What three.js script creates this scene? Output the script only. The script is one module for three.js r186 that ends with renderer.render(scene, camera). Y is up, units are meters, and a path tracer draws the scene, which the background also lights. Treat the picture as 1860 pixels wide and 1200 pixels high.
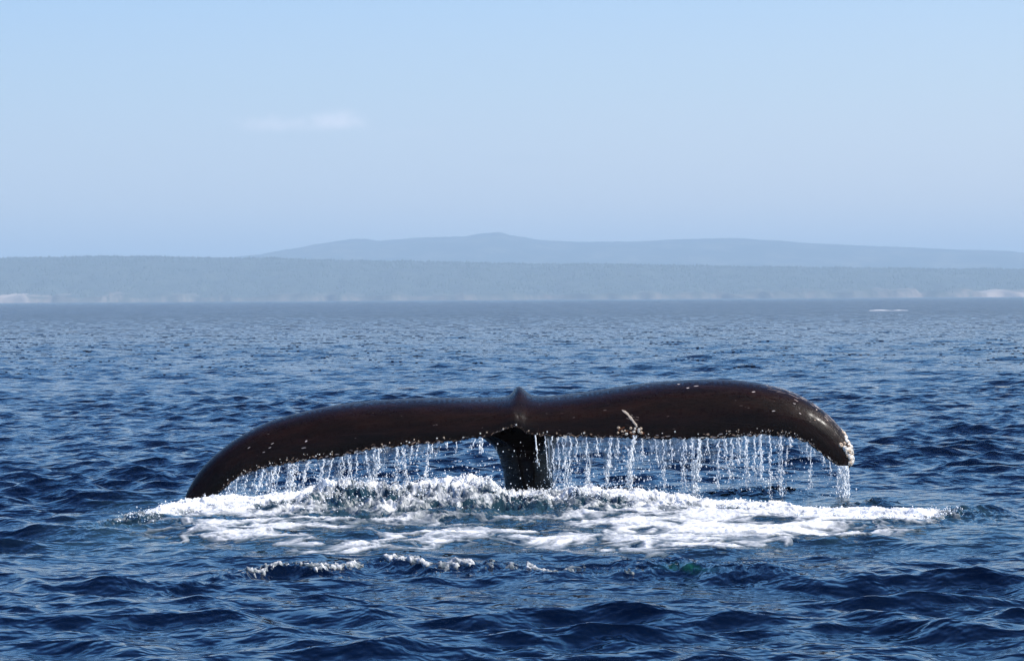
import * as THREE from 'three';
import { createNoise2D, createNoise3D } from 'simplex-noise';

// ---------------------------------------------------------------- camera, sky, sun, exposure
const EYE = 1.33, FPX = 4860, HORIZON = 543, ROLL = 0.0059;
const camera = new THREE.PerspectiveCamera(2 * Math.atan(600 / FPX) * 180 / Math.PI, 1024 / 660, 0.2, 30000);
camera.position.set(0, EYE, 0);
camera.rotation.order = 'YXZ';
camera.rotation.set(-Math.atan((600 - HORIZON) / FPX), 0, -ROLL);

const scene = new THREE.Scene();
const SUN = new THREE.Vector3(0.80, 1.0, 0.10).normalize();
const sun = new THREE.DirectionalLight(new THREE.Color(1.0, 0.96, 0.91), 4.8);
sun.position.copy(SUN).multiplyScalar(60).add(new THREE.Vector3(0, 0, -17));
sun.target.position.set(0, 0, -17);
sun.castShadow = true;
Object.assign(sun.shadow.camera, { left: -12, right: 12, top: 12, bottom: -12, near: 1, far: 140 });
sun.shadow.mapSize.set(2048, 2048);
scene.add(sun, sun.target);
scene.fog = new THREE.FogExp2(new THREE.Color().setRGB(0.60, 0.815, 1.0), 0.00025);

const rngOf = (a) => () => { a = (a + 0x6d2b79f5) | 0; let t = Math.imul(a ^ (a >>> 15), 1 | a); t = (t + Math.imul(t ^ (t >>> 7), 61 | t)) ^ t; return ((t ^ (t >>> 14)) >>> 0) / 4294967296; };
const rng = rngOf(77);
const n2 = createNoise2D(rngOf(5)), n2b = createNoise2D(rngOf(9)), n3 = createNoise3D(rngOf(3));
const { clamp, lerp, smoothstep } = THREE.MathUtils;
const gauss = (r = rng) => Math.sqrt(-2 * Math.log(r() + 1e-9)) * Math.cos(2 * Math.PI * r());

function makeSky() {
  const W = 4096, H = 2048, data = new Float32Array(W * H * 4);
  const stops = [[0, .59, .60, .63], [2, .56, .57, .59], [4.5, .44, .53, .61], [6.5, .36, .49, .64], [9, .22, .43, .71], [14, .15, .39, .77], [21, .08, .275, .63], [30, .036, .125, .40], [50, .022, .07, .25], [90, .016, .05, .2]];
  const az = (col) => ((col + .5) / W - .5) * 2 * Math.PI;
  for (let row = 0; row < H; row++) {
    const el = ((row + .5) / H - .5) * 180, e = Math.max(0, el);
    let i = 0; while (i < stops.length - 2 && stops[i + 1][0] < e) i++;
    const t = clamp((e - stops[i][0]) / (stops[i + 1][0] - stops[i][0]), 0, 1);
    const c = [1, 2, 3].map((k) => lerp(stops[i][k], stops[i + 1][k], t));
    for (let col = 0; col < W; col++) {
      const a = az(col), o = (row * W + col) * 4;
      const dx = Math.cos(a), dz = Math.sin(a);
      const side = dx * .8 + dz * .25;                      // brighter round towards the sun
      let r = c[0] * (1 + .5 * side), g = c[1] * (1 + .3 * side), b = c[2] * (1 + .1 * side);
      const deg = Math.atan2(dx, -dz) * 180 / Math.PI;       // degrees right of the view axis
      if (el > 1.5 && el < 6 && Math.abs(deg) < 12) {        // two small fair weather clouds and faint smears
        const puff = (x0, y0, w, h, s) => {
          const u = (deg - x0) / w, v = (el - y0) / (el > y0 ? h : h * .55);
          const n = .5 * n2(deg * 3 + x0, el * 5) + .28 * n2(deg * 7, el * 11);
          return s * smoothstep(1.05 - u * u - v * v + n * .75, .0, 1.2);
        };
        const m = puff(-5.1, 3.74, .95, .2, .13) + puff(-3.72, 3.79, .8, .27, .22) + puff(-4.4, 3.66, 1.6, .1, .07) + puff(-2.2, 3.5, 1.2, .1, .05) ;
        const d = puff(-2.1, 3.48, .9, .12, .06) + puff(.3, 2.95, 1.3, .18, .05) + puff(-4.6, 3.5, 1.0, .08, .07);
        r += m * (1.05 - r) - d * .5 * r; g += m * (.93 - g) - d * .4 * g; b += m * (1.0 - b) - d * .3 * b;
      }
      data[o] = r; data[o + 1] = g; data[o + 2] = b; data[o + 3] = 1;
    }
  }
  const t = new THREE.DataTexture(data, W, H, THREE.RGBAFormat, THREE.FloatType);
  t.mapping = THREE.EquirectangularReflectionMapping; t.magFilter = THREE.LinearFilter; t.needsUpdate = true;
  return t;
}
const skyTexture = makeSky();
scene.background = skyTexture; scene.environment = skyTexture;

const renderer = new THREE.WebGLRenderer({ antialias: true });
renderer.setSize(1024, 660);
renderer.toneMapping = THREE.LinearToneMapping;
renderer.toneMappingExposure = 1.6;
renderer.shadowMap.enabled = true;

// ---------------------------------------------------------------- helpers
function tag(o, label, category, kind, group) {
  if (label) o.userData.label = label;
  if (category) o.userData.category = category;
  if (kind) o.userData.kind = kind;
  if (group) o.userData.group = group;
  return o;
}
function obj(name, geometry, material, parent = scene) {
  const m = new THREE.Mesh(geometry, material);
  m.name = name; m.castShadow = m.receiveShadow = true; parent.add(m);
  return m;
}
// measured on the photograph (1860 wide) at a known distance, in metres
const at = (px, py, d) => new THREE.Vector3((px - 930 - (py - HORIZON) * ROLL) / FPX * d, EYE - (py - HORIZON + (px - 930) * ROLL) / FPX * d, -d);
function knots(list) {                                       // smooth interpolation of [x, a, b, ...]
  return (x) => {
    if (x <= list[0][0]) return list[0].slice(1);
    if (x >= list[list.length - 1][0]) return list[list.length - 1].slice(1);
    let i = 0; while (list[i + 1][0] < x) i++;
    let t = (x - list[i][0]) / (list[i + 1][0] - list[i][0]); t = t * t * (3 - 2 * t) * .5 + t * .5;
    return list[i].slice(1).map((v, k) => lerp(v, list[i + 1][k + 1], t));
  };
}
function geometryOf(pos, index, extra = {}) {
  const g = new THREE.BufferGeometry();
  g.setAttribute('position', new THREE.BufferAttribute(pos instanceof Float32Array ? pos : new Float32Array(pos), 3));
  for (const [k, [a, n]] of Object.entries(extra)) g.setAttribute(k, new THREE.BufferAttribute(a instanceof Float32Array ? a : new Float32Array(a), n));
  g.setIndex(new THREE.BufferAttribute(index instanceof Uint32Array ? index : new Uint32Array(index), 1));
  if (!extra.normal) g.computeVertexNormals();
  return g;
}
function waveTexture(size, kMin, kMax, count, seed, spread, power) {   // tileable heights made of whole waves
  const r = rngOf(seed), h = new Float32Array(size * size), half = size;
  let made = 0;
  while (made < count) {
    const k = kMin * Math.pow(kMax / kMin, r()), a = Math.PI / 2 + gauss(r) * spread;
    const kx = Math.round(k * Math.cos(a)), ky = Math.round(k * Math.sin(a)), kk = Math.hypot(kx, ky);
    if (kk < 1) continue;
    made++;
    const amp = Math.pow(kk, -power), ph = r() * 6.283;
    const cx = new Float32Array(size), sx = new Float32Array(size), cy = new Float32Array(size), sy = new Float32Array(size);
    for (let i = 0; i < size; i++) { const p = 2 * Math.PI * kx * i / size + ph, q = 2 * Math.PI * ky * i / half; cx[i] = Math.cos(p); sx[i] = Math.sin(p); cy[i] = Math.cos(q); sy[i] = Math.sin(q); }
    for (let y = 0, o = 0; y < size; y++) for (let x = 0; x < size; x++, o++) h[o] += amp * (cx[x] * cy[y] - sx[x] * sy[y]);
  }
  let lo = 1e9, hi = -1e9; for (const v of h) { if (v < lo) lo = v; if (v > hi) hi = v; }
  for (let i = 0; i < h.length; i++) { const v = (h[i] - lo) / (hi - lo); h[i] = v; }
  const data = new Float32Array(size * size * 4);
  for (let i = 0; i < h.length; i++) { data[i * 4] = data[i * 4 + 1] = data[i * 4 + 2] = h[i]; data[i * 4 + 3] = 1; }
  const t = new THREE.DataTexture(data, size, size, THREE.RGBAFormat, THREE.FloatType);
  t.wrapS = t.wrapT = THREE.RepeatWrapping; t.magFilter = THREE.LinearFilter; t.needsUpdate = true;
  return t;
}

// ---------------------------------------------------------------- the sea
// wind chop: a sum of peaked waves, each with its own direction
const WAVES = [];
{
  const r = rngOf(21), N = 150, lo = .15, hi = 9;
  for (let i = 0; i < N; i++) {
    const L = lo * Math.pow(hi / lo, (i + r()) / N), k = 2 * Math.PI / L;
    const dir = Math.PI / 2 + .28 + gauss(r) * (L < .8 ? .75 : .5);
    const weight = L < .28 ? 1.3 : L < .9 ? 1.45 : L < 1.6 ? .62 : L < 3 ? .28 : .1;
    const slope = .222 * weight * Math.SQRT2 / Math.sqrt(N) * (.6 + .8 * r());
    WAVES.push({ L, k, kx: k * Math.cos(dir), kz: k * Math.sin(dir), dx: Math.cos(dir), dz: Math.sin(dir), a: slope / k, p: r() * 6.283, short: 1 - smoothstep(L, .5, 3.2) });
  }
}
// the ring of thrown-up water in front of the tail: [photo x, photo y of its crest, distance, churn, whiteness]
const ringOf = [[110, 952, 15.5, .0, 0], [180, 941, 15.9, .35, .2], [240, 931, 16.3, .7, .36], [290, 922, 16.6, .7, .72], [340, 911, 16.95, .6, .98], [400, 901, 17.15, .6, 1], [470, 898, 17.25, .5, 1], [540, 896, 17.3, .8, .9],
  [590, 888, 17.3, 1.15, .74], [640, 886, 17.3, 1.2, .72], [700, 890, 17.3, 1.2, .72], [760, 888, 17.3, 1.1, .8], [810, 881, 17.3, 1.1, .95], [850, 877, 17.3, 1.1, 1], [890, 881, 17.3, 1.1, .92], [925, 897, 17.3, 1.15, .66], [1000, 896, 17.25, 1.1, .74],
  [1050, 889, 17.25, 1.0, .9], [1110, 897, 17.2, .9, .95], [1180, 897, 17.1, .8, 1], [1240, 905, 17.0, .75, 1], [1300, 914, 16.9, .6, 1], [1360, 913, 16.8, .55, 1], [1420, 918, 16.7, .5, 1.05], [1470, 929, 16.5, .45, 1.05], [1540, 929, 16.3, .4, 1.05],
  [1610, 929, 16.1, .45, 1], [1660, 930, 16.05, .5, .85], [1710, 928, 16.1, .6, .5], [1760, 921, 16.2, .6, .28], [1800, 921, 16.3, .4, .1], [1860, 936, 16.4, 0, 0]];
const ring = knots(ringOf.map(([px, py, d, churn, white]) => { const p = at(px, py + (px > 570 && px < 905 ? 1 : px > 1030 ? 5 : 8), d); return [p.x, d, p.y, churn, white]; }));
// the low boiling line nearer the camera
const lineOf = [[140, 1062, .0, 0], [200, 1058, .35, .0], [260, 1054, .45, .02], [300, 1062, .3, .0], [350, 1050, .7, .1], [420, 1038, .8, .25], [480, 1028, .9, .7], [530, 1021, .9, .95], [580, 1027, .8, .6], [640, 1020, .7, .75], [690, 1010, 1, .8], [740, 1014, .9, .75], [790, 1026, .9, .7], [830, 1022, 1, .95], [880, 1024, .8, .6],
  [950, 1027, .6, .75], [1010, 1029, .7, .5], [1080, 1029, .6, .25], [1160, 1026, .7, .2], [1220, 1022, .9, .1], [1290, 1030, .9, .04], [1380, 1034, .8, .0], [1430, 1036, .7, .0], [1480, 1040, 0, 0]];
const line = knots(lineOf.map(([px, py, churn, white]) => { const d = EYE * FPX / (py + 11 - HORIZON + (px - 930) * ROLL), p = at(px, py, d); return [p.x, d, p.y, churn, white]; }));
const ridged = (x, z, s, seed) => 1 - Math.abs(n3(x / s, z / s, seed)) * 1.6;
function churn(x, z, fine) {                                  // broken, sharp-edged water
  const wx = x + .05 * n2(x * 5, z * 5), wz = z + .05 * n2b(x * 5, z * 5);
  let h = .5 * ridged(wx, wz, .42, 1) + .34 * ridged(wx, wz, .19, 7) + .2 * ridged(wx, wz, .085, 13);
  if (fine) h += .12 * ridged(wx, wz, .042, 17) + .07 * ridged(wx, wz, .022, 23);
  return h - .5;
}
// what the whale does to the sea at one place: lift, churned lift, how much chop is left, aerated colour
function stirred(x, z, fine = true) {
  const d = -z, out = { lift: 0, calm: 1, short: 1, air: 0, glass: 0 };
  if (d < 9 || d > 23 || Math.abs(x) > 5) return out;
  const [rd, rh, rc] = ring(x), t = rd - d, inX = smoothstep(x, -2.95, -2.3) * (1 - smoothstep(x, 2.6, 3.2));
  const body = rh * (t > 0 ? Math.exp(-((t / (.50 + .32 * inX)) ** 2)) : Math.exp(-((t / .34) ** 2)));
  const zone = rc * (t > .12 ? Math.exp(-(((t - .15) / (.55 + .5 * Math.exp(-(((x + .45) / 1.0) ** 2)))) ** 2)) : Math.exp(-(((t - .12) / .45) ** 2)));
  const [ld, lh, lc] = line(x), s = ld - d, lineZone = lc * Math.exp(-(((s - .02) / (s > 0 ? .17 : .3)) ** 2));
  out.lift = body + Math.max(0, lh) * (.45 + .55 * smoothstep(n2(x * 3.1 + 2, 4) + .5 * n2(x * 8, 2), -.9, .2)) * Math.exp(-((s / (s > 0 ? .17 : .5)) ** 2));
  const busy = zone * .085 + lineZone * .036;
  if (busy > .003) out.lift += busy * churn(x, z, fine);
  const wash = inX * smoothstep(d, 12.6, 13.8) * (1 - smoothstep(d, 18.8, 21));
  const slick = Math.exp(-(((x - .15) / 1.15) ** 2) - (((d - 12.25) / .55) ** 2));
  out.calm = 1 - .55 * inX * Math.exp(-((t / .7) ** 2)) - .25 * wash - .25 * slick; out.short = 1 - .15 * wash - .6 * slick;
  const back = Math.exp(-(((x - 1.62) / .42) ** 2) - (((d - 17.95) / .2) ** 2)) + .8 * Math.exp(-(((x - 2.3) / .22) ** 2) - (((d - 17.0) / .16) ** 2)) + .7 * Math.exp(-(((x - .75) / .35) ** 2) - (((d - 18.4) / .2) ** 2));
  if (back > .02) out.lift += back * (.035 + .06 * churn(x, z, fine));
  out.air = inX * clamp(zone * .9 + .55 * smoothstep(d, 13.4, 14.6) * (1 - smoothstep(d, 17.4, 18.4)), 0, 1);
  out.glass = .5 * Math.exp(-(((x - .84) / .10) ** 2) - (((d - ld) / .05) ** 2));
  return out;
}
let active = [];
function filterWaves(spacing) {
  active = WAVES.map((w) => [w, clamp(w.L / (2.4 * spacing) - 1, 0, 1)]).filter((e) => e[1] > 0);
}
function surface(x, z, st, p) {
  let X = x, Y = 0, Z = z;
  const lee = 1 - .58 * smoothstep(Math.hypot(x, z), 45, 170), gust = .86 + .3 * n2(x * .11, z * .06) + .16 * n2b(x * .4, z * .2), calm = st.calm, loss = 1 - st.short * gust;
  for (let i = 0; i < active.length; i++) {
    const w = active[i][0], f = w.kx * x + w.kz * z + w.p, a = w.a * active[i][1] * calm * lee * (1 - w.short * loss), s = Math.sin(f) * a * .95;
    Y += Math.cos(f) * a; X -= w.dx * s; Z -= w.dz * s;
  }
  p[0] = X; p[1] = Y + st.lift; p[2] = Z;
}
const DEEP = [.0004, .0030, .0120], AIR = [.026, .064, .078], GREEN = [.012, .10, .07];
{
  const pos = [], col = [], uv = [], uv1 = [], groups = [[], [], []], p = [0, 0, 0];
  const fine = .222;                                          // half-angle of the finely meshed wedge
  function angles(n) {
    const a = [];
    for (let i = 0; i <= n; i++) a.push(-fine + 2 * fine * i / n);
    const out = []; for (let s = 1, x = fine; x < Math.PI - .06; s++) { x += Math.min(.3, .004 * Math.pow(1.35, s)); out.push(Math.min(x, Math.PI)); }
    out[out.length - 1] = Math.PI;
    return [...out.map((v) => -v).reverse(), ...a, ...out];
  }
  const pick = rngOf(4);
  function sheet(r0, r1, n, spacingAt) {
    const A = angles(n), rows = [];
    for (let r = r0; r < r1;) { rows.push(r); r += spacingAt(r); }
    rows.push(r1);
    const base = pos.length / 3, W = A.length;
    rows.forEach((r) => {
      filterWaves(Math.max(spacingAt(r), r * 2 * fine / n));
      for (const a of A) {
        const x = r * Math.sin(a), z = -r * Math.cos(a), st = stirred(x, z);
        surface(x, z, st, p);
        pos.push(p[0], p[1], p[2]);
        const m = st.air * (.35 + .65 * clamp(.5 + .6 * n2(x * 3, z * 2), 0, 1)) * .75, g = st.glass;
        for (let c = 0; c < 3; c++) col.push(lerp(lerp(DEEP[c], AIR[c], m), GREEN[c], g));
        uv.push(x / 2.7, z / 2.7); uv1.push(x / 43, z / 43);
      }
    });
    for (let j = 0; j < rows.length - 1; j++) for (let i = 0; i < W - 1; i++) {
      const q = base + j * W + i, r = rows[j];
      const far = clamp(Math.log(r / 45) / Math.log(5), 0, 1), g = groups[pick() < far ? 1 : 0];
      g.push(q, q + 1, q + W, q + 1, q + W + 1, q + W);
    }
  }
  sheet(1.2, 8.8, 120, (r) => .14);
  sheet(8.8, 13.2, 820, (r) => .022);
  sheet(13.2, 19.5, 900, (r) => .019);
  sheet(19.5, 40, 640, (r) => .03 + (r - 19.5) * .0017);
  sheet(40, 120, 440, (r) => .10 + (r - 40) * .0024);
  sheet(120, 600, 300, (r) => .34 + (r - 120) * .008);
  sheet(600, 9800, 120, (r) => 8 + (r - 600) * .02);
  const index = Uint32Array.from(groups[0].concat(groups[1]));
  const g = geometryOf(Float32Array.from(pos), index, { color: [Float32Array.from(col), 3], uv: [Float32Array.from(uv), 2], uv1: [Float32Array.from(uv1), 2] });
  g.clearGroups(); g.addGroup(0, groups[0].length, 0); g.addGroup(groups[0].length, groups[1].length, 1);
  const ripples = waveTexture(1024, 9, 95, 150, 31, .8, 1.0), chop = waveTexture(1024, 14, 130, 150, 33, .55, 1.0);
  chop.channel = 1;
  const look = { color: 0xffffff, vertexColors: true, ior: 1.333, metalness: 0 };
  const near = new THREE.MeshPhysicalMaterial({ ...look, roughness: .06, bumpMap: ripples, bumpScale: .026 });
  const far = new THREE.MeshPhysicalMaterial({ ...look, roughness: .16, bumpMap: chop, bumpScale: .85 });
  near.name = 'sea water'; far.name = 'sea water farther out';
  tag(obj('sea', g, [near, far]), 'dark blue choppy sea reaching from the foreground to the far coast', 'sea', 'structure');
  console.log('sea triangles', index.length / 3);
}

// ---------------------------------------------------------------- the far coast
{
  const forest = [.018, .032, .028], scrub = [.05, .062, .046], rock = [.27, .20, .16], sand = [.42, .34, .29];
  function terrain(d0, d1, rows, x0, x1, cols, height, colour) {
    const pos = [], col = [], index = [];
    for (let j = 0; j <= rows; j++) for (let i = 0; i <= cols; i++) {
      const x = lerp(x0, x1, i / cols), d = lerp(d0, d1, j / rows), y = height(x, d, j / rows);
      pos.push(x, y, -d); col.push(...colour(x, d, y, j / rows));
    }
    const W = cols + 1;
    for (let j = 0; j < rows; j++) for (let i = 0; i < cols; i++) { const q = j * W + i; index.push(q, q + 1, q + W, q + 1, q + W + 1, q + W); }
    return geometryOf(pos, index, { color: [col, 3] });
  }
  const mix = (a, b, t) => a.map((v, i) => lerp(v, b[i], clamp(t, 0, 1)));
  const fbm = (x, z) => n2(x, z) * .55 + n2(x * 2.1, z * 2.1) * .28 + n2(x * 4.3, z * 4.3) * .17;
  const top = knots([[-900, 476], [-300, 472], [0, 470], [180, 466], [430, 469], [700, 475], [930, 480], [1200, 482], [1400, 486], [1650, 489], [1860, 490], [2300, 494], [2800, 500]].map(([px, py]) => { const p = at(px, py, 4700); return [p.x, p.y]; }));
  // pale bluffs along the shore: [photo x, half-width, height in metres, paleness]
  const bluffs = [[15, 40, 11, .6], [55, 22, 7, .5], [95, 26, 13, .4], [200, 25, 15, .35], [318, 34, 14, .5], [520, 30, 10, .25], [585, 26, 11, .35], [640, 22, 10, .3], [730, 26, 10, .3], [800, 20, 9, .3], [840, 24, 10, .3], [1000, 26, 8, .25], [1180, 28, 12, .35], [1245, 22, 11, .35], [1310, 40, 13, .5], [1390, 40, 11, .4], [1460, 40, 12, .4], [1550, 24, 12, .4], [1620, 26, 15, .45], [1660, 22, 16, .45], [1770, 42, 8, .5], [1830, 40, 9, .55], [1880, 40, 8, .5]].map(([px, w, h, s]) => [(px - 930) / FPX * 4000, w / FPX * 4000, h, s]);
  const shore = (x) => 4000 + 45 * n2(x * .004, 3) + 20 * n2(x * .017, 8);
  const coastHeight = (x, d, t) => {
    const s = d - shore(x); if (s < 0) return -3;
    const rise = smoothstep(s, 0, 700), peak = top(x)[0];
    let low = 9 + 4 * n2(x * .02, 1);
    for (const [bx, w, h] of bluffs) low = Math.max(low, h * (1 - ((x - bx) / w) ** 2) * (.8 + .35 * n2(x * .11, 6)));
    const cliff = low * smoothstep(s, 0, 16);
    const gully = (1 - Math.abs(n2(x * .006, d * .0022))) * 10 * (1 - rise) * smoothstep(s, 10, 200);
    return (cliff * (1 - rise) + peak * rise - gully * .5 + fbm(x * .02, d * .012) * 4.2 * smoothstep(s, 20, 150) * (1 - .6 * rise)) * (d > 4700 ? 1 - smoothstep(d, 4800, 5400) * .7 : 1);
  };
  const coast = terrain(3925, 5300, 170, -1650, 1650, 900, coastHeight, (x, d, y) => {
    const s = d - shore(x); let pale = 0, strength = 0;
    for (const [bx, w, h, p] of bluffs) { const k = 1 - ((x - bx) / w) ** 2; if (k > 0 && y < h * k + 6) { pale = Math.max(pale, p * (Math.abs(bx) < 560 ? .55 : 1)); strength = Math.max(strength, smoothstep(k, 0, .35)); } }
    const patch = clamp(.5 + .9 * fbm(x * .035, y * .16 + d * .004), 0, 1);
    let c = mix(forest, scrub, clamp(.35 + fbm(x * .012, d * .012) * .9 + .4 * n2(x * .09, d * .05), 0, 1));
    if (s < 130) c = mix(c, pale > .54 ? mix(rock, sand, .8) : rock, strength * (pale < .34 ? .5 : 1) * (pale > .54 ? 1 : patch) * (.25 + pale));
    if (s < 14 && y < 6) c = mix(c, rock, .5 * patch);
    return c;
  });
  tag(obj('coast', coast, new THREE.MeshStandardMaterial({ vertexColors: true, roughness: 1 })), 'low wooded coast with pale bluffs behind haze along the far shore', 'coast', 'structure');

  const crest = knots([[-900, 500], [-300, 488], [200, 482], [400, 470], [470, 463], [530, 453], [590, 442], [640, 435], [660, 434], [690, 438], [760, 432], [840, 430], [880, 424], [905, 422], [930, 428], [985, 437], [1060, 440], [1150, 439], [1230, 435], [1330, 433], [1400, 437], [1480, 443], [1600, 448], [1740, 454], [1820, 456], [1870, 464], [2100, 476], [2800, 500]].map(([px, py]) => { const p = at(px, py, 7600); return [p.x, p.y]; }));
  const farHeight = (x, d) => {
    const rise = smoothstep(d, 6000, 7600), fall = 1 - .8 * smoothstep(d, 7700, 8900);
    return Math.max(-2, crest(x)[0] * rise * fall + fbm(x * .004, d * .003) * 16 * rise * (1 - rise) * 4 * .6 + 1.6 * n2(x * .03, d * .03) * rise);
  };
  const far = terrain(5900, 8900, 110, -3200, 3200, 520, farHeight, (x, d, y) => {
    const open = clamp(.1 + 1.3 * fbm(x * .006, d * .004) + .5 * n2(x * .03, d * .02), 0, 1);
    return mix(forest, mix(scrub, [.17, .15, .11], .6), open);
  });
  tag(obj('hills', far, new THREE.MeshStandardMaterial({ vertexColors: true, roughness: 1 })), 'long hazy blue hill with rounded summit behind the coast', 'hills', 'structure');

  // the spruce wood that covers the coast, one mass
  const cone = new THREE.ConeGeometry(1, 1, 5, 1, true).translate(0, .5, 0);
  const COUNT = 26000, wood = new THREE.InstancedMesh(cone, new THREE.MeshStandardMaterial({ color: 0xffffff, roughness: 1 }), COUNT), r = rngOf(51), m = new THREE.Matrix4(), c = new THREE.Color();
  for (let i = 0; i < COUNT;) {
    const x = lerp(-1250, 1250, r()), d = 4000 + 900 * Math.pow(r(), .62), s = d - shore(x);
    if (s < 25 || (n2(x * .01, d * .02) < -.35 && r() < .8)) continue;
    const y = coastHeight(x, d), h = 2.2 + 3.4 * r() * r() + 1.4 * n2(x * .008, d * .01);
    if (bluffs.some(([bx, w, bh]) => Math.abs(x - bx) < w * .8 && s < 110 && y < bh + 3)) continue;
    m.makeScale(h * .28, h, h * .28).setPosition(x, y - .4, -d); wood.setMatrixAt(i, m);
    const k = .8 + .45 * r(); c.setRGB(.024 * k, .04 * k, .026 * k); wood.setColorAt(i, c); i++;
  }
  wood.name = 'forest'; wood.castShadow = wood.receiveShadow = true; scene.add(wood);
  tag(wood, 'hazy dark spruce wood covering the far coast', 'forest', 'stuff');
}

// ---------------------------------------------------------------- the whale's tail
// pairs of points read off the outline: upper edge x, y, trailing edge x, y, depth of the blade
const stations = [[333, 912, 339, 915, .04], [338, 897, 360, 911, .09], [347, 879, 388, 903, .14], [362, 856, 409, 886, .19], [384, 832, 430, 869, .24], [414, 807, 455, 858, .29], [450, 784, 486, 849, .33], [490, 765, 522, 842, .37], [540, 750, 562, 836, .41], [600, 737, 616, 829, .45], [660, 729, 676, 816, .48], [730, 724, 740, 809, .51], [800, 722, 806, 803, .54], [860, 722, 866, 796, .56], [905, 722, 906, 787, .57], [930, 721, 931, 775, .58], [943, 721, 945, 781, .58], [960, 721, 964, 789, .58], [1000, 719, 1004, 793, .57], [1060, 712, 1060, 794, .56], [1120, 703, 1116, 795, .54], [1180, 695, 1176, 797, .52], [1250, 690, 1240, 797, .50], [1320, 689, 1306, 796, .47], [1380, 696, 1364, 791, .43], [1430, 708, 1408, 791, .39], [1470, 727, 1444, 796, .34], [1501, 750, 1470, 806, .29], [1524, 773, 1492, 823, .24], [1540, 797, 1512, 838, .18], [1548, 820, 1526, 847, .12], [1549, 836, 1536, 851, .07], [1544, 847, 1541, 852, .04]];
const STN = stations.length;
function station(u) {                                         // Catmull-Rom through the pairs
  const f = clamp(u, 0, 1) * (STN - 1), i = Math.min(STN - 2, Math.floor(f)), t = f - i, g = (k) => stations[clamp(k, 0, STN - 1)];
  return [0, 1, 2, 3, 4].map((c) => { const a = g(i - 1)[c], b = g(i)[c], d = g(i + 1)[c], e = g(i + 2)[c]; return .5 * (2 * b + (d - a) * t + (2 * a - 5 * b + 4 * d - e) * t * t + (3 * b - a - 3 * d + e) * t * t * t); });
}
const uOfX = (px, edge = 2) => { let lo = 0, hi = 1; for (let k = 0; k < 30; k++) { const m = (lo + hi) / 2; if (station(m)[edge] < px) lo = m; else hi = m; } return lo; };
const EDGE = 17.62;                                           // distance of the trailing edge
function skin(u, v) {                                         // v: 0 trailing edge, .5 upper edge, .5..1 over the back and underneath
  const [tx, ty, bx, by, depth] = station(u), inner = smoothstep(u, .02, .12) * (1 - smoothstep(u, .93, 1));
  const jag = inner * (2.0 * n2(bx * .055, 1) + 1.6 * n2(bx * .16, 2) + 1.1 * n2(bx * .37, 3));
  const thick = .03 + .19 * Math.sqrt(depth / .6) * depth / .6;
  const T = at(tx, ty, EDGE + depth), B = at(bx, by, EDGE), hang = jag * EDGE / FPX;
  const p = new THREE.Vector3();
  const ridge = .064 * Math.exp(-(((tx - 942.5) / (tx < 942.5 ? 12 : 16)) ** 2)) + .009 * Math.exp(-(((tx - 944) / 36) ** 2));
  if (v <= .5) {
    const q = v * Math.PI, s = Math.pow(Math.max(0, Math.sin(q)), .92), c = 1 - Math.pow(Math.max(0, 1 - Math.pow(s, 2.7)), 1 / 2.7);   // quarter of a rounded section
    p.set(lerp(B.x, T.x, s), lerp(B.y, T.y, s), lerp(B.z, T.z, c));
    p.y += ridge * Math.pow(s, 9) - hang * Math.pow(1 - s, 5);
    p.y += .006 * inner * n2(u * 40, s * 3) * s * (1 - s);
  } else if (v <= .8) {
    const k = (v - .5) / .3, q = k * Math.PI / 2;             // over the back to the leading edge
    p.set(T.x, T.y - (.5 * thick + .10 * depth) * (1 - Math.cos(q)) + ridge * (1 - k * k), T.z - .75 * depth * Math.sin(q));
  } else {
    const k = (v - .8) / .2, e = 1 - k;                       // underneath, back to the trailing edge
    const L = new THREE.Vector3(T.x, T.y - .5 * thick - .10 * depth, T.z - .75 * depth);
    p.lerpVectors(L, B, k); p.y += -hang * Math.pow(k, 6) + (-thick * .6 + .22 * depth) * Math.sin(k * Math.PI) * .7;
  }
  return p;
}
const skinNormal = (u, v) => { const e = .002, a = skin(u + e, v).sub(skin(u - e, v)), b = skin(u, v + e).sub(skin(u, v - e)); return a.cross(b).normalize(); };
const whale = new THREE.Group(); whale.name = 'whale'; whale.position.set(0, 0, 0); scene.add(whale);
tag(whale, 'dark whale tail raised above the foam with water pouring off both flukes', 'whale');
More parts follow.
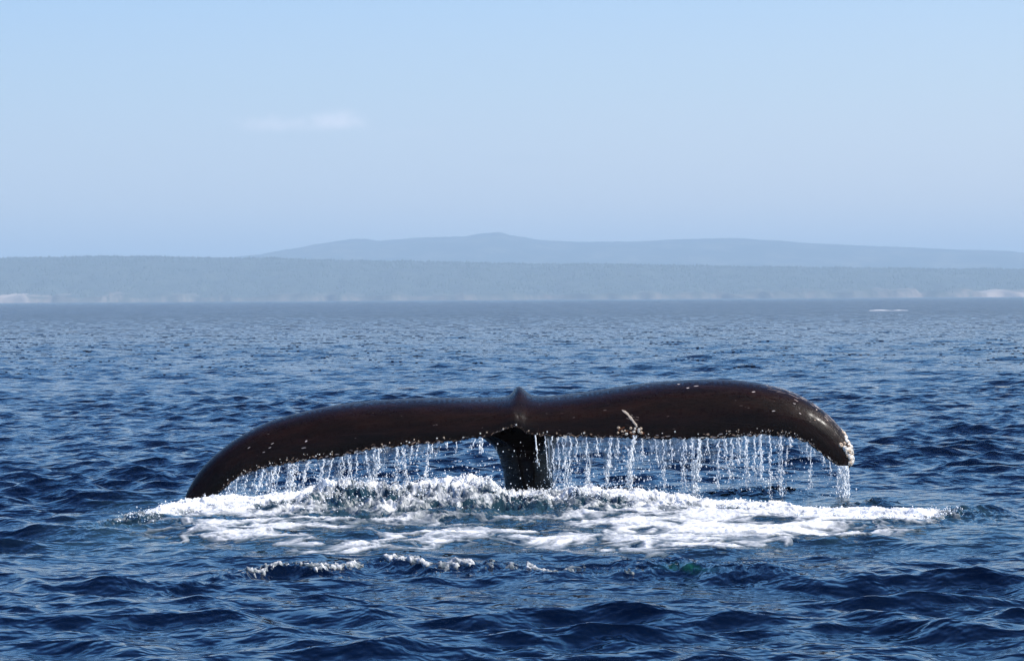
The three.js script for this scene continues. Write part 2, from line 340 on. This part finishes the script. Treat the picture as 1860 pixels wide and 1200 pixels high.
function skinTexture() {                                       // scars, scratches and pale specks of the hide
  const W = 2048, H = 512, cv = document.createElement('canvas'); cv.width = W; cv.height = H;
  const g = cv.getContext('2d'), r = rngOf(61);
  const im = g.createImageData(W, H);
  for (let y = 0; y < H; y++) for (let x = 0; x < W; x++) {
    const u = x / W * 40, v = y / H * 10, n = .5 + .5 * (n2(u * .35, v * .5) * .5 + n2(u * 1.4, v * 2) * .3 + n2(u * 6, v * 7) * .2), o = (y * W + x) * 4, k = .45 + 1.1 * n;
    im.data[o] = 23 * k; im.data[o + 1] = 12 * k; im.data[o + 2] = 8 * k; im.data[o + 3] = 255;
  }
  g.putImageData(im, 0, 0);
  const spot = (x, y, s, a, warm) => { g.fillStyle = `rgba(${225},${warm ? 190 : 215},${warm ? 160 : 210},${a})`; g.beginPath(); g.ellipse(x, y, s, s * (1.6 + r()), r() * 3, 0, 7); g.fill(); };
  const scratch = (x, y, len, ang, w, a) => { g.strokeStyle = `rgba(205,190,180,${a})`; g.lineWidth = w; g.beginPath(); g.moveTo(x, y); g.quadraticCurveTo(x + len * .5 * Math.cos(ang) + 4, y + len * .5 * Math.sin(ang), x + len * Math.cos(ang), y + len * Math.sin(ang)); g.stroke(); };
  const X = (px, e = 2) => uOfX(px, e) * W, Y = (w) => H - w * H;                       // w: 0 trailing edge, 1 upper edge
  for (let i = 0; i < 60; i++) spot(r() * W, Y(.05 + r() * .8), .7 + r() * 1.0, .22 + .3 * r());
  for (let i = 0; i < 46; i++) spot(X(1440) + r() * (W - X(1440)), Y(.3 + .65 * r()), .8 + r() * 1.5, .3 + .4 * r(), r() < .3);
  for (const [px, w] of [[480, .42], [516, .33], [509, .28], [496, .24], [560, .16], [568, .25], [1222, .8], [1237, .68], [1351, .62], [1391, .33], [1434, .4], [1420, .55], [1251, .72]]) { spot(X(px), Y(w), 2.4, .85); }
  for (let i = 0; i < 26; i++) scratch(r() * W, Y(.1 + .8 * r()), 14 + r() * 46, r() * 3, .7 + r() * .5, .12 + .18 * r());
  for (let i = 0; i < 130; i++) { const q = Math.pow(r(), .7); scratch(X(lerp(1370, 1549, q), 0), Y(1 - (.02 + .34 * r() * r() + .12 * q * r())), 8 + r() * 26, .25 + gauss(r) * .7, 2 + r() * 3.4, .35 + .6 * r()); }
  for (let i = 0; i < 26; i++) scratch(X(lerp(430, 640, r()), 0), Y(.9 + .1 * r()), 8 + r() * 26, -.1 + gauss(r) * .3, 1.4 + r() * 1.6, .15 + .35 * r());
  for (let i = 0; i < 70; i++) scratch(r() * W, Y(.15 + .75 * r()), 20 + r() * 90, -.35 + gauss(r) * .5, 1 + r() * 1.6, .05 + .12 * r());
  scratch(X(1498), Y(.75), 34, .5, 3, .75);
  for (let x = 0; x < W; x += 2) { if (r() < .34) spot(x, Y(.01 + .05 * r() * r()), 1 + r() * 1.6, .35 + .4 * r(), r() < .6); }
  // the torn pale patch right of the middle
  const sx = X(1148), S = W / 1213;
  for (let i = 0; i < 9; i++) scratch(sx + (-12 + 16 * r()) * S, Y(.12 + .2 * r()), 8, .5 + r() * .9, 2, .6);
  g.fillStyle = 'rgba(150,95,60,.7)'; for (let i = 0; i < 9; i++) { g.beginPath(); g.ellipse(sx + (-18 + 44 * r()) * S, Y(.03 + .09 * r()), 2 + 4 * r(), 3 + 4 * r(), 0, 0, 7); g.fill(); }
  const t = new THREE.CanvasTexture(cv); t.colorSpace = THREE.SRGBColorSpace; t.wrapS = THREE.ClampToEdgeWrapping; t.wrapT = THREE.ClampToEdgeWrapping;
  return t;
}
const wrinkle = (() => {
  const S = 512, data = new Float32Array(S * S * 4);
  for (let y = 0; y < S; y++) for (let x = 0; x < S; x++) {
    const a = x / S * 2 * Math.PI, b = y / S * 2 * Math.PI, R = 3;
    const q = .5 + .25 * n3(R * Math.cos(a) + 9, R * Math.sin(a), 5 * Math.sin(b) + 5 * Math.cos(b)) + .25 * n3(11 * Math.cos(a), 11 * Math.sin(a) + 3, 17 * Math.cos(b) + 5 * Math.sin(b));
    const o = (y * S + x) * 4; data[o] = data[o + 1] = data[o + 2] = q; data[o + 3] = 1;
  }
  const t = new THREE.DataTexture(data, S, S, THREE.RGBAFormat, THREE.FloatType);
  t.wrapS = t.wrapT = THREE.RepeatWrapping; t.magFilter = THREE.LinearFilter; t.repeat.set(9, 2); t.needsUpdate = true; return t;
})();
const hide = new THREE.MeshPhysicalMaterial({ map: skinTexture(), roughness: .8, roughnessMap: wrinkle, ior: 1.38, specularIntensity: .2, bumpMap: wrinkle, bumpScale: .0013, clearcoat: .06, clearcoatRoughness: .2 });
hide.name = 'wet dark hide';
{
  const NU = 620, pos = [], uv = [], index = [];
  const vs = []; for (let i = 0; i <= 26; i++) vs.push(.5 * i / 26); for (let i = 1; i <= 12; i++) vs.push(.5 + .3 * i / 12); for (let i = 1; i <= 12; i++) vs.push(.8 + .2 * i / 12);
  const W = vs.length;
  for (let i = 0; i <= NU; i++) for (const v of vs) { const u = i / NU, p = skin(u, v); pos.push(p.x, p.y, p.z); uv.push(u, v <= .5 ? v * 2 : 1 - (v - .5) * 1.8); }
  for (let i = 0; i < NU; i++) for (let j = 0; j < W - 1; j++) { const q = i * W + j; index.push(q, q + W, q + 1, q + 1, q + W, q + W + 1); }
  // the tail stock, rising out of the sea behind the trailing edge and spreading into the flukes
  const stock = [[745, 800, 1096, .30, .25], [770, 838, 1055, .34, .22], [786, 862, 1026, .37, .17], [797, 881, 1014, .38, .12], [808, 895, 1010, .385, .08], [820, 903, 1007, .39, .04], [836, 909, 1005, .39, .02], [855, 914, 1004, .39, .0], [880, 917, 1005, .40, .0], [905, 917, 1007, .41, .0], [960, 914, 1010, .43, .0], [1010, 912, 1014, .45, .0]];
  const at0 = pos.length / 3, NV = 72, rowsOf = knots(stock), NR = 90;
  for (let j = 0; j <= NR; j++) {
    const py = lerp(745, 1010, j / NR), [l, r, deep, push] = rowsOf(py), D = 18.35 + push, a = at(l, py, D), b = at(r, py, D), cx = (a.x + b.x) / 2, rx = (b.x - a.x) / 2;
    for (let i = 0; i <= NV; i++) {
      const t = i / NV * 2 * Math.PI, keel = .05 * Math.pow(Math.abs(Math.sin(t)), 9), c = Math.cos(t), s = Math.sin(t);
      const wob = 1 + .012 * n2(i * .2, j * .09);
      pos.push(cx + rx * wob * Math.sign(c) * Math.pow(Math.abs(c), .9), (a.y + b.y) / 2, -D + (deep + keel) * wob * s); uv.push(.3 + .06 * i / NV, .2 + .6 * j / NR);
    }
  }
  for (let j = 0; j < NR; j++) for (let i = 0; i < NV; i++) { const q = at0 + j * (NV + 1) + i; index.push(q, q + NV + 1, q + 1, q + 1, q + NV + 1, q + NV + 2); }
  const body = obj('body', geometryOf(pos, index, { uv: [uv, 2] }), hide, whale);
  tag(body, 'wet dark brown tail stock and two flukes');
}
// barnacles: a crust on the right tip, and a scatter along the trailing edge
{
  const r = rngOf(71);
  const cup = (k) => new THREE.LatheGeometry([[1, 0], [.92, .32], [.62, .72 * k], [.45, .8 * k], [.34, .7 * k], [.2, .42 * k], [0, .38 * k]].map(([x, y]) => new THREE.Vector2(x, y)), 9);
  const cups = [cup(1), cup(1.25), cup(.8)], tones = [[.55, .50, .43], [.70, .67, .61], [.36, .26, .18], [.46, .35, .25], [.75, .73, .69]].map(([a, b, c]) => new THREE.MeshStandardMaterial({ color: new THREE.Color().setRGB(a, b, c), roughness: .55 }));
  const up = new THREE.Vector3(0, 1, 0), place = (u, v, size, tone) => {
    const p = skin(u, v), n = skinNormal(u, v); if (n.z < -.2) n.negate();
    const m = obj('barnacle', cups[Math.floor(r() * 3)], tones[tone ?? Math.floor(r() * 5)], whale);
    m.position.copy(p).addScaledVector(n, -.15 * size); m.quaternion.setFromUnitVectors(up, n); m.scale.set(size * (.8 + .5 * r()), size, size * (.8 + .4 * r()));
  };
  for (let i = 0; i < 105; i++) { place(lerp(.885, .985, Math.pow(r(), .8)), .5 - .3 * Math.pow(r(), 1.3), .008 + .010 * r(), [1, 2, 0, 3, 4, 0, 2, 3, 0, 1][Math.floor(r() * 10)]); }
  for (let i = 0; i < 22; i++) place(lerp(.88, .94, r()), .5 - .06 * r(), .004 + .005 * r());
  for (let i = 0; i < 14; i++) place(lerp(.955, .995, r()), .04 * r(), .006 + .006 * r());
  for (let i = 0; i < 80; i++) { const px = r() < .5 ? lerp(395, 610, r()) : lerp(1300, 1480, r()); place(uOfX(px), .012 + .026 * r(), .0022 + .0038 * r() * r()); }
  for (let i = 0; i < 34; i++) place(uOfX(lerp(600, 1300, r())), .012 + .02 * r(), .003 + .003 * r());
  for (let i = 0; i < 16; i++) place(uOfX(lerp(1122, 1172, r())), .02 + .05 * r(), .005 + .006 * r(), r() < .6 ? 3 : 0);
  // the torn strip of pale skin
  const strip = [], idx = [];
  const edge = [[1125, .36], [1131, .33], [1137, .29], [1142, .24], [1147, .20], [1152, .16], [1156, .13]];
  edge.forEach(([px, w], i) => { const u = uOfX(px), wid = .028 * Math.sin((i + .6) / 7 * Math.PI) + .005; for (const s of [-1, 0, 1]) { const v = w / 2 + s * wid * .5, p = skin(u, v), n = skinNormal(u, v); if (n.z < 0) n.negate(); p.addScaledVector(n, s ? -.002 : .004 + .002 * n2(i * 2, 5)); strip.push(p.x + (i % 2) * .004 * s, p.y, p.z); } });
  for (let i = 0; i < edge.length - 1; i++) for (let k = 0; k < 2; k++) { const q = i * 3 + k; idx.push(q, q + 3, q + 1, q + 1, q + 3, q + 4); }
  tag(obj('scar', geometryOf(strip, idx), new THREE.MeshStandardMaterial({ color: new THREE.Color().setRGB(.5, .40, .30), roughness: .5 }), whale), 'pale torn scar on the right fluke');
}

// ---------------------------------------------------------------- white water
const hash = (x, y) => { let h = Math.imul(x, 374761393) ^ Math.imul(y, 668265263); h = Math.imul(h ^ (h >>> 13), 1274126177); return ((h ^ (h >>> 16)) >>> 0) / 4294967296; };
function cells(x, y) {                                         // distance between the nearest two seeds: 0 on the cell walls
  const ix = Math.floor(x), iy = Math.floor(y); let a = 9, b = 9;
  for (let j = -1; j < 2; j++) for (let i = -1; i < 2; i++) { const cx = ix + i, cy = iy + j, d = Math.hypot(cx + hash(cx, cy) - x, cy + hash(cx + 91, cy - 17) - y); if (d < a) { b = a; a = d; } else if (d < b) b = d; }
  return b - a;
}
// how much foam lies at a place, 0 to about 1.3
const frontOf = knots([[180, 960], [260, 985], [330, 985], [420, 993], [560, 1006], [760, 1008], [1000, 1003], [1200, 1010], [1330, 1010], [1420, 1000], [1500, 990], [1620, 985], [1700, 965], [1790, 945]].map(([px, py]) => { const d = EYE * FPX / (py - HORIZON + (px - 930) * ROLL); return [(px - 930) / FPX * d, d]; }));
const laceOf = knots([[200, .2], [300, .5], [420, .66], [560, .6], [760, .56], [900, .5], [1050, .56], [1180, .70], [1300, .82], [1450, .86], [1560, .82], [1660, .6], [1760, .3], [1820, 0]].map(([px, v]) => [(px - 930) / FPX * 15.5, v]));
function foamAmount(x, z) {
  const d = -z, [rd, , , white] = ring(x), t = rd - d, front = frontOf(x)[0], [ld, , , lw] = line(x), s = ld - d;
  const crown = white * (t > 0 ? Math.exp(-((t / .5) ** 2)) : Math.exp(-((t / .28) ** 2))) * 1.3;
  const face = white * .72 * (t > 0 ? Math.exp(-(((t - .35) / .75) ** 2)) : 0);
  const lace = laceOf(x)[0] * smoothstep(d + .3 * n2(x * 1.7, 3) + .18 * n2(x * 4.6, d * 3), front - .35, front + .5) * (t > -.1 ? 1 : 0) * (.86 + .3 * n2(x * .9, d * 1.3));
  const gate = smoothstep(n2(x * 3.1 + 2, 4) + .5 * n2(x * 8, 2), -.9, .2), low = gate * lw * .76 * Math.exp(-((s / (s > 0 ? .07 : .22)) ** 2)) * 1.15 + gate * lw * .3 * Math.exp(-(((s + .35) / .45) ** 2));
  const behind = .55 * Math.exp(-(((x + .35) / .55) ** 2) - (((d - 18.9) / .28) ** 2)) + .5 * Math.exp(-(((x - .85) / .9) ** 2) - (((d - 18.0) / .3) ** 2));
  return Math.max(crown, face, lace, low, behind);
}
function foamPattern(x, z) {                                   // 0 where foam holds longest, 1 where it opens first
  const wx = x + .10 * n2(x * 2.2, z * 2.2) + .03 * n2(x * 9, z * 9), wz = z + .14 * n2b(x * 2.2, z * 2.2) + .03 * n2b(x * 9, z * 9);
  const lace = .16 * clamp(cells(wx * 17, wz * 16) * 1.6, 0, 1) + .5 * clamp(cells(wx * 2.6, wz * 2.7) * 1.8, 0, 1) + .38 * clamp(cells(wx * 7 + 4, wz * 7.5) * 1.6, 0, 1);
  const cloud = .5 + .34 * n2(wx * 1.9 + 7, wz * 1.7) + .22 * n2(wx * 5, wz * 4.2) + .12 * n2(wx * 13, wz * 11);
  return clamp(.5 * lace + .55 * cloud, 0, 1.2);
}
const foamLook = new THREE.MeshPhysicalMaterial({ vertexColors: true, roughness: .4, ior: 1.33, bumpMap: waveTexture(512, 6, 90, 110, 41, 3, .75), bumpScale: .006 });
foamLook.name = 'sea foam';
function foamSheet(name, x0, x1, d0, d1, sx, sd, label) {
  const nx = Math.round((x1 - x0) / sx), nd = Math.round((d1 - d0) / sd), W = nx + 1, off = new Float32Array(W * (nd + 1)), pos = new Float32Array(off.length * 3), col = new Float32Array(off.length * 3), uv = new Float32Array(off.length * 2), p = [0, 0, 0];
  filterWaves(.02);
  for (let j = 0, o = 0; j <= nd; j++) for (let i = 0; i <= nx; i++, o++) {
    const x = x0 + i * sx, z = -(d0 + j * sd), amount = foamAmount(x, z);
    if (amount < .06) { off[o] = -1; continue; }
    const [rd, , rc] = ring(x), tt = rd + z, [ld, , lc] = line(x), broken = Math.max(Math.max(0, rc - .3) * 1.1 * Math.exp(-(((tt - .25) / (.40 + .35 * Math.exp(-(((x + .45) / 1.0) ** 2)))) ** 2)), lc * Math.exp(-(((ld + z) / .2) ** 2))), grain = .55 * n2(x * 21, z * 15) + .5 * n2b(x * 47, z * 34) + .3 * n2(x * 90, z * 60);
    const f = amount * 1.13 - foamPattern(x, z) - broken * (.06 + (.42 + .3 * smoothstep(z, -13.75, -13.55)) * grain), st = stirred(x, z); surface(x, z, st, p);
    const curds = .5 + .5 * n3(x * 22, z * 22, 3), fizz = n3(x * 60, z * 60, 5);
    off[o] = f > 0 ? Math.min(.02, .002 + .024 * f) * (.5 + .7 * curds) + .005 * fizz * Math.min(1, f * 4) * (.3 + broken) : Math.max(-.03, f * .08) - .002;
    pos.set([p[0], p[1] + off[o], p[2]], o * 3);
    const k = smoothstep(f, -.03, .48 + .22 * broken) * (1 - .62 * Math.min(1, broken) * smoothstep(.55 * n2(x * 33, z * 25) + .45 * n2b(x * 70, z * 50) + .5 * n2(x * 5, z * 5), -.35, .6)) * (.82 + .24 * n2(x * 2.6 + 3, z * 5.5)), g = clamp(k, 0, 1);
    col.set([lerp(.03, .88, g), lerp(.052, .87, g), lerp(.066, .86, g)], o * 3); uv.set([x / .5, z / .5], o * 2);
  }
  const index = [], map = new Int32Array(off.length).fill(-1); let n = 0;
  for (let j = 0; j < nd; j++) for (let i = 0; i < nx; i++) {
    const q = j * W + i; if (Math.max(off[q], off[q + 1], off[q + W], off[q + W + 1]) < -.003 || Math.min(off[q], off[q + 1], off[q + W], off[q + W + 1]) <= -.9) continue;
    index.push(q, q + 1, q + W, q + 1, q + W + 1, q + W);
  }
  for (const q of index) if (map[q] < 0) map[q] = n++;
  const P = new Float32Array(n * 3), C = new Float32Array(n * 3), U = new Float32Array(n * 2);
  map.forEach((m, q) => { if (m >= 0) { P.set(pos.subarray(q * 3, q * 3 + 3), m * 3); C.set(col.subarray(q * 3, q * 3 + 3), m * 3); U.set(uv.subarray(q * 2, q * 2 + 2), m * 2); } });
  console.log(name, index.length / 3);
  return tag(obj(name, geometryOf(P, Uint32Array.from(index, (q) => map[q]), { color: [C, 3], uv: [U, 2] }), foamLook), label, 'foam', 'stuff');
}
foamSheet('sea_foam', -2.85, 3.15, 13.62, 19.4, .0075, .0105, 'bright white churned foam spread across the water below the whale tail');
foamSheet('sea_foam_001', -2.0, 1.4, 12.5, 13.61, .009, .012, 'low broken line of foam in front of the main white water');

// ---------------------------------------------------------------- falling water
const blob = new THREE.IcosahedronGeometry(1, 1), bp = blob.attributes.position.array, bn = bp.length / 3;
class Drops {                                                  // gathers drops and threads of water into one mesh
  constructor() { this.pos = []; this.nor = []; this.index = []; }
  drop(x, y, z, rx, ry, rz = rx, lean = 0) {
    const b = this.pos.length / 3;
    for (let i = 0; i < bn; i++) { const X = bp[i * 3], Y = bp[i * 3 + 1], Z = bp[i * 3 + 2]; this.pos.push(x + X * rx + Y * ry * lean, y + Y * ry, z + Z * rz); const l = Math.hypot(X / rx, Y / ry, Z / rz); this.nor.push(X / rx / l, Y / ry / l, Z / rz / l); this.index.push(b + i); }
  }
  thread(pts) {                                                // pts: [x, y, z, radius]
    const N = 5, b = this.pos.length / 3;
    pts.forEach(([x, y, z, r]) => { for (let k = 0; k < N; k++) { const a = k / N * 6.283, c = Math.cos(a), s = Math.sin(a); this.pos.push(x + c * r, y, z + s * r); this.nor.push(c, 0, s); } });
    for (let j = 0; j < pts.length - 1; j++) for (let k = 0; k < N; k++) { const q = b + j * N + k, w = b + j * N + (k + 1) % N; this.index.push(q, w, q + N, w, w + N, q + N); }
  }
  build(name, material, parent) { return obj(name, geometryOf(this.pos, this.index, { normal: [this.nor, 3] }), material, parent); }
}
const waterWhite = new THREE.MeshPhysicalMaterial({ color: new THREE.Color().setRGB(.95, .97, .98), roughness: .9, ior: 1.33, transmission: .2, thickness: 0, specularIntensity: 1 });
waterWhite.name = 'falling water';
const veilLook = new THREE.MeshPhysicalMaterial({ color: new THREE.Color().setRGB(.90, .95, 1), roughness: .68, ior: 1.33, transmission: 1, thickness: 0 });
veilLook.name = 'thin sheet of water';
const fr = rngOf(83);
function strand(parent, px, py0, py1, width, strength, drift = 0, dist = EDGE) {
  const top = at(px, py0, dist), end = at(px + drift, py1, dist), len = top.y - end.y, w = width / FPX * dist, D = new Drops(), seed = fr() * 100;
  const path = (t, k = 0) => { const wob = .25 * w * n2(seed + k, t * 5) + .2 * w * n2(seed + 9 + k, t * 14); return [lerp(top.x, end.x, t) + wob, lerp(top.y, end.y, t), top.z + .02 * t + .4 * w * n2(seed + 30 + k, t * 5)]; };
  const threads = Math.max(1, Math.round(width / 3.6 * strength));
  for (let k = 0; k < threads; k++) {
    const off = (k - (threads - 1) / 2) / Math.max(1, threads) * w * .8, stop = .6 + .5 * fr(); let pts = [];
    const n = Math.round(len / .007);
    for (let i = 0; i <= n * Math.min(1, stop); i++) {
      const t = i / n, [x, y, z] = path(t, k * 3.1), beads = n2(seed + k * 7, t * len * 34) * (.5 + t), thin = 1 - .35 * t;
      const rad = (.0032 + .0040 * strength) * thin * (.82 + .3 * beads + .28 * n2(seed + k * 5, t * len * 9) - .25 * t);
      if (rad < .0008) { if (pts.length > 2) D.thread(pts); pts = []; continue; }
      pts.push([x + off * (.6 + .6 * t) + .002 * n2(t * 90, seed + k), y, z, rad]);
    }
    if (pts.length > 2) D.thread(pts);
  }
  const drops = Math.round(len * (90 + 300 * strength) * (.5 + width / 16));
  for (let i = 0; i < drops; i++) {
    const t = Math.pow(fr(), .55), [x, y, z] = path(t, Math.floor(fr() * threads) * 3.1), s = (.0014 + .0042 * fr() * fr()) * (.75 + .5 * strength), spread = w * (.22 + .5 * t);
    D.drop(x + gauss(fr) * spread * .6, y + .01 * gauss(fr), z + gauss(fr) * spread * .5, s, s * (1.2 + 2.8 * fr() * fr()), s, .12 * gauss(fr));
  }
  return D.build('strand', waterWhite, parent);
}
function veil(parent, x0, x1, drop, seed) {                    // a thin torn sheet that clings below the trailing edge
  const pos = [], index = [], nx = Math.round((x1 - x0) / 1.6), ny = 22;
  for (let i = 0; i <= nx; i++) {
    const px = lerp(x0, x1, i / nx), ends = Math.min(1, Math.min(i, nx - i) / 6), by = station(uOfX(px))[3], L = drop * (.5 + .5 * ends) * (.66 + .4 * n2(px * .03, seed) + .3 * n2(px * .11, seed + 4));
    for (let j = 0; j <= ny; j++) { const t = j / ny, p = at(px + 2 * n2(px * .02, t * 3 + seed), by - 3 + L * t, EDGE + .012 + .022 * n2(px * .05, t * 1.6 + seed) + .010 * n2(px * .16, t * 5)); pos.push(p.x, p.y, p.z); }
  }
  for (let i = 0; i < nx; i++) for (let j = 0; j < ny; j++) { const q = i * (ny + 1) + j; if (n2((x0 + i * 1.6) * .07 + seed, j * .13) + .9 * (j / ny) > .95) continue; index.push(q, q + ny + 1, q + 1, q + 1, q + ny + 1, q + ny + 2); }
  return obj('water_film', geometryOf(pos, index), veilLook, parent);
}
function curtain(name, label, strands, veils, scatter) {
  const t = new THREE.Group(); t.name = name; scene.add(t); tag(t, label, 'falling water');
  for (const [px, y0, y1, w, s, drift] of strands) strand(t, px, y0, y1, w, s, drift);
  for (const [a, b, d, seed] of veils) veil(t, a, b, d, seed);
  const D = new Drops();
  for (const [x0, x1, y0, y1, n, big] of scatter) for (let i = 0; i < n; i++) {
    const px = lerp(x0, x1, fr()), by = station(uOfX(px))[3], py = Math.max(by + 2, lerp(y0, y1, Math.pow(fr(), .8))), p = at(px, py, EDGE + .25 * (fr() - .6)), s = (.0013 + .0034 * Math.pow(fr(), 3)) * big;
    D.drop(p.x, p.y, p.z, s, s * (1 + fr() * fr() * 1.4), s, .2 * gauss(fr));
  }
  tag(D.build('droplet', waterWhite, t), null, null, 'stuff');
  return t;
}
curtain('water_curtain', 'thin streams and drops of water falling from the left fluke onto foam', [
  [418, 878, 900, 8, .35, -6], [432, 868, 897, 8, .4, -8], [449, 862, 897, 7, .35, -8], [466, 856, 896, 8, .4, -8], [478, 852, 898, 10, .7, -12], [500, 846, 898, 14, .85, -14], [509, 846, 896, 8, .5, -12], [529, 842, 900, 17, 1.25, -4], [540, 842, 866, 8, .4, 2], [560, 838, 896, 10, .6, -16], [588, 834, 893, 8, .7, -10], [604, 832, 888, 7, .4, -12], [620, 829, 892, 14, .6, 1], [634, 826, 890, 10, .55, 2], [648, 823, 860, 8, .35, 0], [664, 819, 888, 8, .5, 12], [690, 814, 890, 12, .95, -16], [681, 812, 840, 7, .6, -4], [722, 812, 889, 12, .55, -3], [731, 811, 886, 10, .65, 10], [748, 809, 845, 7, .4, -6], [760, 808, 830, 6, .35, -4], [778, 806, 884, 8, .6, -6], [785, 806, 828, 6, .4, -1], [812, 803, 818, 4, .25, 0], [829, 802, 824, 4, .3, 0], [863, 797, 812, 6, .55, -7], [874, 795, 822, 8, .7, 2]],
[[400, 480, 44, 1], [470, 560, 34, 2], [575, 700, 56, 3], [690, 800, 34, 4]], [[400, 560, 850, 895, 200, .9], [560, 700, 830, 890, 420, 1], [690, 800, 812, 885, 300, 1], [790, 915, 800, 885, 150, 1]]);
curtain('water_curtain_001', 'long streams and thin sheets of water falling between the stock and right tip', [
  [972, 790, 846, 5, .35, 6], [990, 791, 870, 6, .2, 8], [1002, 792, 892, 9, .3, 6], [1014, 793, 894, 9, .35, 3], [1024, 793, 892, 12, .55, 6], [1036, 794, 890, 10, .45, 0], [1047, 794, 860, 7, .3, 2], [1065, 794, 890, 8, .5, 2], [1068, 850, 896, 10, .8, 0], [1084, 795, 830, 7, .3, 2], [1109, 795, 850, 8, .7, -3], [1104, 838, 896, 12, .75, -2], [1123, 795, 826, 6, .35, 0], [1153, 790, 850, 10, .95, -10], [1144, 838, 900, 12, 1.1, -1], [1166, 796, 830, 7, .4, 2], [1190, 797, 850, 8, .35, 8], [1205, 797, 893, 9, .5, 2], [1218, 797, 835, 9, .3, 2], [1244, 797, 894, 12, .6, -2], [1257, 797, 850, 8, .7, 3], [1272, 796, 900, 11, .85, -8], [1262, 838, 904, 14, .9, 0], [1286, 797, 825, 6, .35, 0], [1306, 797, 890, 7, .75, -2], [1318, 797, 850, 9, .65, 0], [1330, 796, 870, 10, .6, -2], [1341, 794, 845, 10, .7, 2], [1356, 792, 890, 8, .85, 3], [1371, 790, 876, 7, .75, 1], [1382, 789, 872, 7, .85, 1], [1399, 790, 908, 8, .65, 2], [1418, 792, 900, 10, .7, 1], [1436, 793, 812, 9, .75, -1], [1431, 812, 842, 5, .4, -2], [1474, 812, 888, 7, .4, -2], [1466, 805, 832, 6, .35, 2], [1508, 838, 875, 8, .5, 2], [1496, 828, 850, 5, .35, 0]],
[[992, 1052, 98, 11], [1046, 1125, 80, 12], [1110, 1250, 60, 13], [1180, 1275, 96, 16], [1240, 1350, 56, 14], [1340, 1440, 38, 15], [1450, 1522, 34, 17]], [[900, 1006, 800, 890, 80, .65], [1000, 1120, 800, 890, 280, .9], [1115, 1185, 800, 890, 230, 1.35], [1180, 1300, 800, 895, 330, 1], [1295, 1440, 797, 890, 520, 1.05], [1440, 1520, 815, 915, 140, .9]]);
{
  const t = new THREE.Group(); t.name = 'water_stream'; scene.add(t);
  tag(t, 'thick white stream of water pouring from the right tip of the tail', 'falling water');
  for (const [px, w, s, drift] of [[1525, 6, .9, -5], [1529, 8, 1.1, -1], [1534, 8, 1.2, -2], [1538, 7, 1.0, 1], [1541, 5, .7, 4], [1531, 6, .8, 5]]) strand(t, px, 846, 936, w, s, drift, EDGE - .02);
  const D = new Drops();
  for (let i = 0; i < 170; i++) { const f = fr(), p = at(1532 + gauss(fr) * (5 + 9 * f), lerp(850, 930, f), EDGE - .02 + .1 * (fr() - .5)), s = .0014 + .004 * fr() ** 3; D.drop(p.x, p.y, p.z, s, s * 1.4); }
  tag(D.build('droplet', waterWhite, t), null, null, 'stuff');
}
// spray and clots of foam thrown along the crest
{
  const r = rngOf(97), N = 15000, im = new THREE.InstancedMesh(new THREE.IcosahedronGeometry(1, 1), new THREE.MeshPhysicalMaterial({ color: new THREE.Color().setRGB(.86, .88, .9), roughness: .4, ior: 1.33 }), N), m = new THREE.Matrix4(), q = new THREE.Quaternion(), p = [0, 0, 0];
  filterWaves(.02);
  for (let i = 0; i < N;) {
    const x = lerp(-2.5, 2.7, r()), [rd, , rc, white] = ring(x); if (r() > white * .8 * (.4 + .6 * rc)) continue;
    const t = gauss(r) * .26 + .08, z = -(rd - t); if (foamAmount(x, z) < .35 || n2(x * 6, z * 6) < -.25) continue;
    surface(x, z, stirred(x, z), p);
    const big = r(), s = .0016 + .0042 * big ** 4, fly = r() < .35 ? .07 * rc * r() * r() * Math.exp(-((t / .3) ** 2)) : .012 * r();
    m.compose(new THREE.Vector3(p[0], p[1] + fly + .006, p[2]), q, new THREE.Vector3(s * (.8 + .6 * r()), s * (.8 + .5 * r()), s)); im.setMatrixAt(i++, m);
  }
  im.name = 'spray'; im.castShadow = im.receiveShadow = true; scene.add(im);
  tag(im, 'fine white spray and foam flecks along the churned crest', 'spray', 'stuff');
}
// a pale breaking wave far off to the right
{
  const D = 258, a = at(1578, 567, D), b = at(1650, 568, D), pos = [], index = [], n = 80;
  for (let i = 0; i <= n; i++) {
    const t = i / n, x = lerp(a.x, b.x, t), h = .05 + .09 * Math.exp(-(((t - .28) / .2) ** 2)) + .05 * Math.exp(-(((t - .8) / .12) ** 2)) + .02 * n2(t * 20, 3);
    for (const [dz, k] of [[.9, 0], [.5, .6], [.15, 1], [-.2, .9], [-.7, 0]]) pos.push(x, -.02 + h * k * .8, -D + dz + .3 * n2(t * 6, 1));
  }
  for (let i = 0; i < n; i++) for (let k = 0; k < 4; k++) { const q = i * 5 + k; index.push(q, q + 5, q + 1, q + 1, q + 5, q + 6); }
  tag(obj('whitecap', geometryOf(pos, index), new THREE.MeshStandardMaterial({ color: new THREE.Color().setRGB(.42, .43, .45), roughness: .7 })), 'small pale whitecap breaking far off on the right', 'wave');
}
renderer.render(scene, camera);
